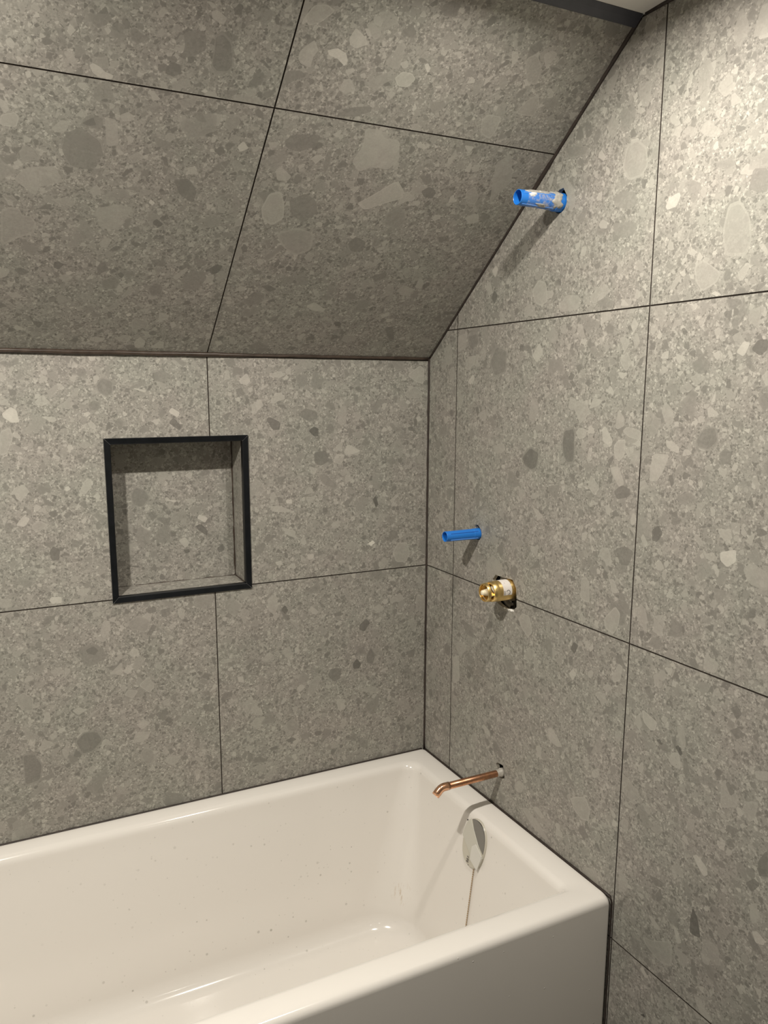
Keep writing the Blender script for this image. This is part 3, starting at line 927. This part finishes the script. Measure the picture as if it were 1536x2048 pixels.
# stains: rusty runs low in the back corner (shape of their own, thin dried film)
M_STAIN = mottled('rusty_water_mark', (.50, .40, .25), (.62, .52, .36), 200, .4)

# dark seal between tub and walls
strip('trim_6', wob((X0, -.0012, ZT - .003), (-.010, -.0012, ZT - .003), 60, .0003), .0030, M_PRIMER)
pts = wob((-.0012, -.006, ZT - .003), (-.0012, Y0 + .005, ZT - .003), 40, .0003) + wob((-.0006, Y0 + .0002, ZT - .012), (-.0006, Y0 + .0002, .002), 20, .0002)
strip('trim_7', pts, [.0032] * 41 + [.0017] * 21, M_PRIMER)

# overflow cover
KW = (W1[0] - W0[0]) / (W0[4] - W1[4])      # inward lean of the end wall
nrm = Vector((-1, 0, -KW * -1)).normalized(); nrm = Vector((-1, 0, KW)).normalized()
upv = Vector((KW, 0, 1)).normalized(); sid = Vector((0, -1, 0))
def wall_pt(y, z): return Vector((X1 - W0[0] - (W0[4] - z) * KW, y, z))
oc = wall_pt(-.369, .496)
cover_loc = oc.copy()
def plate(name, outline, h0, h1, m, parent, bev=.0015, smooth=False):
    bm = bmesh.new()
    cu = sum(p[0] for p in outline) / len(outline); cv = sum(p[1] for p in outline) / len(outline)
    def lay(h, s): return [bm.verts.new(oc + sid * (cu + (u - cu) * s) + upv * (cv + (v - cv) * s) + nrm * h) for u, v in outline]
    span = max(abs(p[1] - cv) for p in outline)
    A = lay(h0, 1); B = lay(h1 - bev, 1); D = lay(h1 - bev * .3, 1 - bev / span * .4); E2 = lay(h1, 1 - bev / span)
    for P, Q in ((A, B), (B, D), (D, E2)):
        for k in range(len(P)): bm.faces.new((P[k], P[(k + 1) % len(P)], Q[(k + 1) % len(P)], Q[k]))
    bm.faces.new(E2); bm.faces.new(A[::-1])
    return bm_obj(name, bm, m, parent)
M_CHROME = plain('chrome', (.30, .30, .29), .08, 1).m  # base colour darkened to stand in for a dark reflection
M_FILM = plain('pale_plastic', (.56, .53, .45), .25).m
M_FILM2 = plain('cloudy_protective_film', (.56, .545, .48), .14, 0, Specular_IOR_Level=.6).m
M_LABEL = plain('printed_label_film', (.66, .645, .60), .22).m
M_INK = plain('grey_ink', (.12, .11, .10), .6).m
def oval(w, h, n=48, e=2.3, cu=0, cv=0, fr=(0, 1)):
    out = []
    for k in range(n):
        a = 2 * pi * k / n; c, s = cos(a), sin(a)
        out.append((cu + w * math.copysign(abs(c) ** (2 / e), c), cv + h * math.copysign(abs(s) ** (2 / e), s)))
    return out
cover = plate('overflow_cover', oval(.042, .056), -.002, .006, M_FILM, tub, .004)
cover['label'] = 'oval overflow cover with chrome top half wrapped in pale film'
ov = oval(.0405, .0545, 96)
lens = [p for p in ov if p[1] > .030 - .92 * p[0]]
i0 = max(range(len(lens)), key=lambda k: (lens[k][0] - lens[k - 1][0]) ** 2 + (lens[k][1] - lens[k - 1][1]) ** 2)
lens = lens[i0:] + lens[:i0]
a, b_ = lens[-1], lens[0]
lens += [(a[0] + (b_[0] - a[0]) * k / 8 - .0045 * sin(pi * k / 8), a[1] + (b_[1] - a[1]) * k / 8 - .005 * sin(pi * k / 8)) for k in range(1, 8)]
plate('chrome_lens', lens, .0045, .0068, M_CHROME, cover, .0006)['label'] = 'bare chrome part'
film = [p for p in oval(.0425, .0565, 96) if p[1] < .0265 - .92 * p[0] and p[1] > (-.002 - .97 * (p[0] + .042) if p[0] < -.013 else -.030 - .42 * (p[0] + .013))]
plate('protective_film', film, .0050, .0076, M_FILM2, cover, .0006)
plate('label_panel', [(.002, -.036), (.034, -.047), (.0395, -.020), (.0405, -.010), (.012, .005), (.000, -.006)], .0070, .0090, M_LABEL, cover, .0005)
bm = bmesh.new()
for (u, v, a, b) in ((-.007, -.0400, .0020, .0011), (-.0035, -.0405, .0011, .0020), (-.007, -.0450, .0011, .0020), (-.0035, -.0455, .0020, .0011), (.001, -.0505, .001, .001), (-.006, -.0345, .0024, .0010)):
    M = Matrix((( sid.x, upv.x, nrm.x, 0), (sid.y, upv.y, nrm.y, 0), (sid.z, upv.z, nrm.z, 0), (0, 0, 0, 1)))
    M.translation = oc
    box(bm, (u - a, v - b, .0083), (u + a, v + b, .0089), 0, M)
bm_obj('printed_marks', bm, M_INK, cover)
# ball chain hanging from the cover to the waste
M_CHAIN = plain('dull_brass_chain', (.45, .33, .20), .35, 1).m
bm = bmesh.new()
p0 = oc + sid * .016 + upv * -.046 + nrm * .009
cp = []
for i in range(56):
    z = p0.z - .0048 * i
    y = p0.y - .012 * min(1, i / 34) ** .8 * -0 - .020 * (i / 34) * (1 if i < 60 else 1)
    base = wall_pt(y, max(z, .225))
    q = Vector((base.x - .0035, y, z))
    if z < .225: q.x -= (.225 - z) * .55
    cp.append(q)
for i, q in enumerate(cp):
    bmesh.ops.create_icosphere(bm, subdivisions=1, radius=.0019, matrix=Matrix.Translation(q))
sweep(bm, cp, .0005, 6)
bm_obj('plug_chain', bm, M_CHAIN, tub, True)['label'] = 'thin brass ball chain'
# dark screw hole beside the cover
bm = bmesh.new()
q = wall_pt(-.318, .545)
bmesh.ops.create_icosphere(bm, subdivisions=2, radius=.0016, matrix=Matrix.Translation(wall_pt(-.3255, .531) + nrm * .0008))
bm_obj('drill_mark', bm, M_VOID, tub, True)

# ------------------------------------------------------------------ blue pipe sleeves
def blue(name, c):
    t = plain(name, c, .32, 0, Specular_IOR_Level=.5); return t.m
M_BLUE = blue('blue_plastic', (.018, .19, .66))
M_BLUE2 = blue('pale_blue_plastic', (.10, .30, .78))
M_BLUE_D = blue('deep_blue_plastic', (.010, .10, .42))
M_DUST = mottled('dried_grey_thinset', (.34, .33, .30), (.46, .44, .40), 160, .85, bump=.0004)
M_TAPE = NT('clear_tape'); t = M_TAPE
t.b.inputs['Base Color'].default_value = (.80, .82, .84, 1); t.b.inputs['Roughness'].default_value = .2
t.b.inputs['Alpha'].default_value = .45
nz = t.noise(t.n('ShaderNodeTexCoord').outputs['Object'], 130, 4, .6)
t.l(t.mr(nz.outputs[0], .45, .68, .05, .65), t.b.inputs['Alpha'])
t.l(t.mixc(t.mr(nz.outputs[0], .45, .6, 0, 1), (.6, .66, .74, 1), (.56, .54, .50, 1)), t.b.inputs['Base Color'])
M_TAPE = t.m
def sleeve(root, name, ax, length, rt_, rb_, wall, back, m, ribs):
    M = axis_mat((0, ax[0], ax[1]), (-1, 0, 0))
    bm = bmesh.new()
    L = length
    prof = [(-back, rb_), (L * .16, rb_), (L * .16 + .002, rb_ - (rb_ - rt_) * .5), (L - .0006, rt_), (L, rt_ - .0006), (L, rt_ - wall + .0004), (L - .0006, rt_ - wall), (-back, rt_ - wall)]
    tube(bm, prof, M, 48)
    return bm_obj(name, bm, m, root, False), M
def rib(name, M, L0, L1, r0, r1, ang, m, parent, wdt=.0011, h=.0009):
    bm = bmesh.new()
    for s, (t_, r) in enumerate(((L0, r0), (L1, r1))): pass
    c, s = cos(ang), sin(ang)
    er = Vector((0, c, s)); et = Vector((0, -s, c))
    pts = []
    for t_, r in ((L0, r0), (L1, r1)):
        for dr, dt in ((-.0006, -wdt), (h, -wdt * .6), (h, wdt * .6), (-.0006, wdt)):
            pts.append(bm.verts.new(M @ (Vector((t_, 0, 0)) + er * (r + dr) + et * dt)))
    for k in range(4): bm.faces.new((pts[k], pts[(k + 1) % 4], pts[4 + (k + 1) % 4], pts[4 + k]))
    bm.faces.new(pts[:4]); bm.faces.new(pts[4:][::-1])
    return bm_obj(name, bm, m, parent)
up = thing('pipe_sleeve', 'blue plastic pipe sleeve smeared with grey mortar, topmost pipe on the right wall', 'pipe', (0, U_AX[0], U_AX[1]))
body, M = sleeve(up, 'sleeve_tube', U_AX, .100, .0138, .0172, .0013, .05, M_BLUE, 0)
for p in body.data.polygons: p.use_smooth = False
rib('sleeve_rib', M, .022, .094, .0156, .0138, radians(28), M_BLUE2, up)
rib('sleeve_rib', M, .022, .094, .0156, .0138, radians(-62), M_BLUE2, up)
bm = bmesh.new()
tube(bm, [(.020, .0166), (.022, .0163), (.084, .0148), (.0845, .0142)], M, 36, arc=(radians(-95), radians(120)))
bm_obj('clear_tape', bm, M_TAPE, up, True)
bm = bmesh.new()
def smear(bm, M, t0, t1, rfun, a0, a1, th, seed, na=26, nt=12):
    r_ = random.Random(seed); g = []
    ph = [r_.uniform(0, 6) for _ in range(4)]
    for i in range(nt + 1):
        row = []
        for j in range(na + 1):
            a = a0 + (a1 - a0) * j / na
            e0 = t0 + .003 * sin(5 * a + ph[0]) + .0015 * sin(11 * a + ph[1]); e1 = t1 + .004 * sin(4 * a + ph[2]) + .002 * sin(9 * a + ph[3])
            tt = e0 + (e1 - e0) * i / nt
            ed = min(1, min(i, nt - i) / 2.0) * min(1, min(j, na - j) / 3.0)
            r = rfun(tt) + (-.0008 + (th + .0008) * ed) + r_.uniform(-.0001, .0002) * ed
            row.append(bm.verts.new(M @ Vector((tt, r * cos(a), r * sin(a)))))
        g.append(row)
    for i in range(nt):
        for j in range(na): bm.faces.new((g[i][j], g[i][j + 1], g[i + 1][j + 1], g[i + 1][j]))
smear(bm, M, .006, .026, lambda t: .0172 if t < .016 else .0164, radians(-62), radians(125), .0009, 3)
smear(bm, M, .030, .086, lambda t: .0158 - (t - .03) * .022, radians(38), radians(100), .0008, 5)
smear(bm, M, .040, .066, lambda t: .0156 - (t - .03) * .022, radians(-70), radians(-38), .0007, 6)
bm_obj('mortar_smear', bm, M_DUST, up, True)
M_WHITE = mottled('white_filler', (.75, .74, .70), (.85, .84, .80), 90, .8)
bm = bmesh.new(); smear(bm, M, .066, .078, lambda t: .0152, radians(5), radians(40), .0012, 8, 10, 6)
smear(bm, M, .052, .060, lambda t: .0156, radians(40), radians(62), .0011, 9, 8, 5)
bm_obj('filler_dab', bm, M_WHITE, up, True)
# mortar skim around the upper hole on the wall
lo_ = thing('pipe_sleeve', 'clean blue plastic pipe sleeve poking out of the wall above the brass valve', 'pipe', (0, L_AX[0], L_AX[1]))
body, M = sleeve(lo_, 'sleeve_tube', L_AX, .091, .0120, .0130, .0013, .05, M_BLUE, 0)
rib('sleeve_rib', M, .006, .080, .0129, .0121, radians(36), M_BLUE_D, lo_, .0010, .0006)
rib('sleeve_rib', M, .006, .080, .0129, .0121, radians(-38), M_BLUE2, lo_, .0009, .0012)
rib('sleeve_rib', M, .006, .080, .0129, .0121, radians(150), M_BLUE, lo_)

# ------------------------------------------------------------------ brass shower valve
def brass():
    t = plain('machined_brass', (.88, .64, .27), .34, 1)
    g = t.n('ShaderNodeTexCoord').outputs['Object']
    mp = t.n('ShaderNodeMapping'); mp.inputs['Scale'].default_value = (300, 20, 20); t.l(g, mp.inputs[0])
    nz = t.noise(mp.outputs[0], 1, 2, .5)
    t.l(t.mr(nz.outputs[0], .3, .7, .30, .40), t.b.inputs['Roughness'])
    return t.m
M_BRASS = brass()
M_BRASSD = plain('dull_brass_inside', (.34, .22, .07), .45, .9).m
M_CREAM = plain('cream_nylon', (.86, .78, .58), .35).m
M_STICK = NT('paper_sticker'); t = M_STICK
t.b.inputs['Base Color'].default_value = (.80, .76, .70, 1); t.b.inputs['Roughness'].default_value = .5
g = t.n('ShaderNodeTexCoord').outputs['Object']
nz = t.noise(g, 260, 3, .6, .8)
t.l(t.mixc(t.mr(nz.outputs[0], .60, .66, 0, .7), (.82, .77, .72, 1), (.52, .48, .52, 1)), t.b.inputs['Base Color']); M_STICK = t.m
val = thing('shower_valve', 'round brass shower valve body sticking out of a rough hole in the right wall', 'valve', (0, V_AX[0], V_AX[1]))
M = axis_mat((0, V_AX[0], V_AX[1]), (-1, 0, 0))
bm = bmesh.new()
R0 = .0232
tube(bm, [(-.05, R0), (.036, R0), (.037, R0 - .0006), (.0375, R0 - .0004), (.046, R0 - .0004), (.047, R0 - .0014), (.050, R0 - .0018), (.050, R0 - .0050)], M, 64)
bm_obj('valve_body', bm, M_BRASS, val, True)
for p in val.children[0].data.polygons: p.use_smooth = True
bm = bmesh.new()
tube(bm, [(.050, R0 - .0050), (.044, R0 - .0054), (.034, R0 - .006), (.034, .0125), (.034, .001)], M, 64)
bm_obj('valve_socket', bm, M_BRASSD, val, True)
bm = bmesh.new()  # outer ring
tube(bm, [(.0590, R0 - .0022), (.0590, R0 - .0052), (.0650, R0 - .0060), (.0655, R0 - .0056), (.0655, R0 - .0036), (.0648, R0 - .0030), (.0590, R0 - .0022)], M, 64)
bm_obj('end_ring', bm, M_BRASS, val, True)
def strut(a, w):
    bm = bmesh.new()
    sec = []
    for t_ in (.0495, .0595):
        sec.append([bm.verts.new(M @ Vector((t_, r * cos(a + s * w), r * sin(a + s * w)))) for r, s in ((R0 - .0050, -1), (R0 - .0020, -1), (R0 - .0020, 1), (R0 - .0050, 1))])
    A, B = sec
    for k in range(4): bm.faces.new((A[k], A[(k + 1) % 4], B[(k + 1) % 4], B[k]))
    bm.faces.new(A); bm.faces.new(B[::-1])
    bm_obj('ring_strut', bm, M_BRASS, val)
for a, w in ((50, 1.02), (-40, .06), (-112, .75), (170, .55)): strut(radians(a), w)
bm = bmesh.new()
tube(bm, [(.036, .0125), (.048, .0115), (.050, .0095), (.066, .0062), (.070, .0056), (.0712, .0040), (.0712, .0002)], M, 32, cap1=True)
bm_obj('spindle', bm, M_CREAM, val, True)
bm = bmesh.new()
tube(bm, [(.006, R0 + .00025), (.0285, R0 + .00025)], M, 30, arc=(radians(-14), radians(112)))
bm_obj('paper_sticker', bm, M_STICK, val, True)['label'] = 'white paper sticker'
# sticker print: a bar and a round arrow
bm = bmesh.new()
def patch(t0, t1, a0, a1, h=.0005):
    tube(bm, [(t0, R0 + h), (t1, R0 + h)], M, 6, arc=(radians(a0), radians(a1)))
patch(.0250, .0264, -11, 12)
for k in range(14):
    a = radians(20 + 250 * k / 14); a2 = radians(20 + 250 * (k + 1) / 14)
    for rr_ in (.0046,):
        t1_, b1 = .0165 + rr_ * cos(a), 4 + 0; t2_, b2 = .0165 + rr_ * cos(a2), 4 + 0
        q = []
        for (tt, bb), k2 in (((t1_, b1), 1.0), ((t2_, b2), 1.0)):
            q.append((tt, bb))
        w_ = .0006
        vs = []
        for (tt, bb), aa in ((q[0], a), (q[1], a2)):
            for sgn in (-1, 1):
                t_ = .0165 + (rr_ + sgn * w_) * cos(aa); b_ = radians(2) + (rr_ + sgn * w_) * sin(aa) / R0
                vs.append(bm.verts.new(M @ Vector((t_, (R0 + .0005) * cos(b_), (R0 + .0005) * sin(b_)))))
        bm.faces.new((vs[0], vs[1], vs[3], vs[2]))
bm_obj('sticker_print', bm, M_INK, val)
# rough-in box flange behind the wall, seen through the hole
M_GREYP = mottled('grey_plastic_box', (.16, .15, .13), (.24, .22, .19), 40, .5)
bm = bmesh.new()
tube(bm, [(-.026, .024), (-.026, .050), (-.012, .050), (-.012, .0410), (-.020, .0410), (-.020, .034), (-.014, .034), (-.014, .030), (-.022, .030), (-.022, .024)], M, 48, arc=(radians(100), radians(262)))
bm_obj('valve_flange', bm, M_GREYP, val, True)
bm = bmesh.new()
for (u, v, s) in ((-.3600, 1.0425, .0055), (-.3715, 1.0430, .006), (-.3800, 1.0440, .004), (-.3480, 1.0425, .004)):
    bmesh.ops.create_icosphere(bm, subdivisions=2, radius=s, matrix=Matrix.Translation((.0012, u, v)) @ Matrix.Diagonal((.45, 1.2, .55, 1)))
bm_obj('mortar_lump', bm, M_WHITE, val, True)

# ------------------------------------------------------------------ copper tub spout pipe
def copper():
    t = plain('tarnished_copper', (.72, .36, .20), .3, 1)
    g = t.n('ShaderNodeTexCoord').outputs['Object']
    nz = t.noise(g, 55, 4, .65)
    t.l(t.mixc(t.mr(nz.outputs[0], .38, .62, 0, 1), (.66, .33, .18, 1), (.40, .22, .14, 1)), t.b.inputs['Base Color'])
    t.l(t.mr(nz.outputs[0], .3, .7, .22, .42), t.b.inputs['Roughness'])
    return t.m
M_COP = copper()
M_COPB = plain('bright_copper', (.86, .50, .32), .2, 1).m
M_TIN = mottled('grey_solder_tape', (.34, .32, .28), (.52, .49, .44), 120, .5)
cop = thing('copper_pipe', 'copper pipe stub with short elbow reaching out over the bathtub', 'pipe', (0, C_AX[0], C_AX[1]))
y0, z0 = C_AX
d_ = Vector((-1, 0, 0))
bm = bmesh.new(); sweep(bm, [(.05, y0, z0), (-.02, y0, z0), (-.05, y0, z0), (-.150, y0, z0)], .0080, 28)
bm_obj('pipe', bm, M_COP, cop, True)
# elbow: 45 degrees, tilted down
bend = []; a_t = radians(ELB)
p = Vector((-.143, y0, z0)); bend.append(p.copy())
p = p + d_ * .013; bend.append(p.copy())
dv = Vector((-cos(a_t) , ELY, -sin(a_t))).normalized()
steps = 8
for k in range(1, steps + 1):
    f = k / steps; d = (d_ * (1 - f) + dv * f).normalized(); p = p + d * .0018; bend.append(p.copy())
bend.append(p + dv * .004); bend.append(p + dv * .0135)
bm = bmesh.new()
rl = [.0092, .0093] + [.0091] * steps + [.0093, .0093]
rg = sweep(bm, bend, rl, 28, caps=False)
# open mouth with wall thickness
tip = bend[-1]
inner = [bm.verts.new(tip + (v.co - tip) * .84) for v in rg[-1]]
deep = [bm.verts.new(q.co - dv * .012) for q in inner]
for A, B in ((rg[-1], inner), (inner, deep)):
    for k in range(28): bm.faces.new((A[k], A[(k + 1) % 28], B[(k + 1) % 28], B[k]))
bm.faces.new(deep); bm.faces.new(rg[0][::-1])
bm_obj('elbow', bm, M_COPB, cop, True)['label'] = 'bright copper elbow'
bm = bmesh.new()
tube(bm, [(-.008, .0088), (-.008, .0100), (.001, .0102), (.003, .0100), (.0040, .0088), (.013, .0086), (.0140, .0079)], axis_mat((0, y0, z0), (-1, 0, 0)), 32)
bm_obj('collar', bm, M_TIN, cop, True)
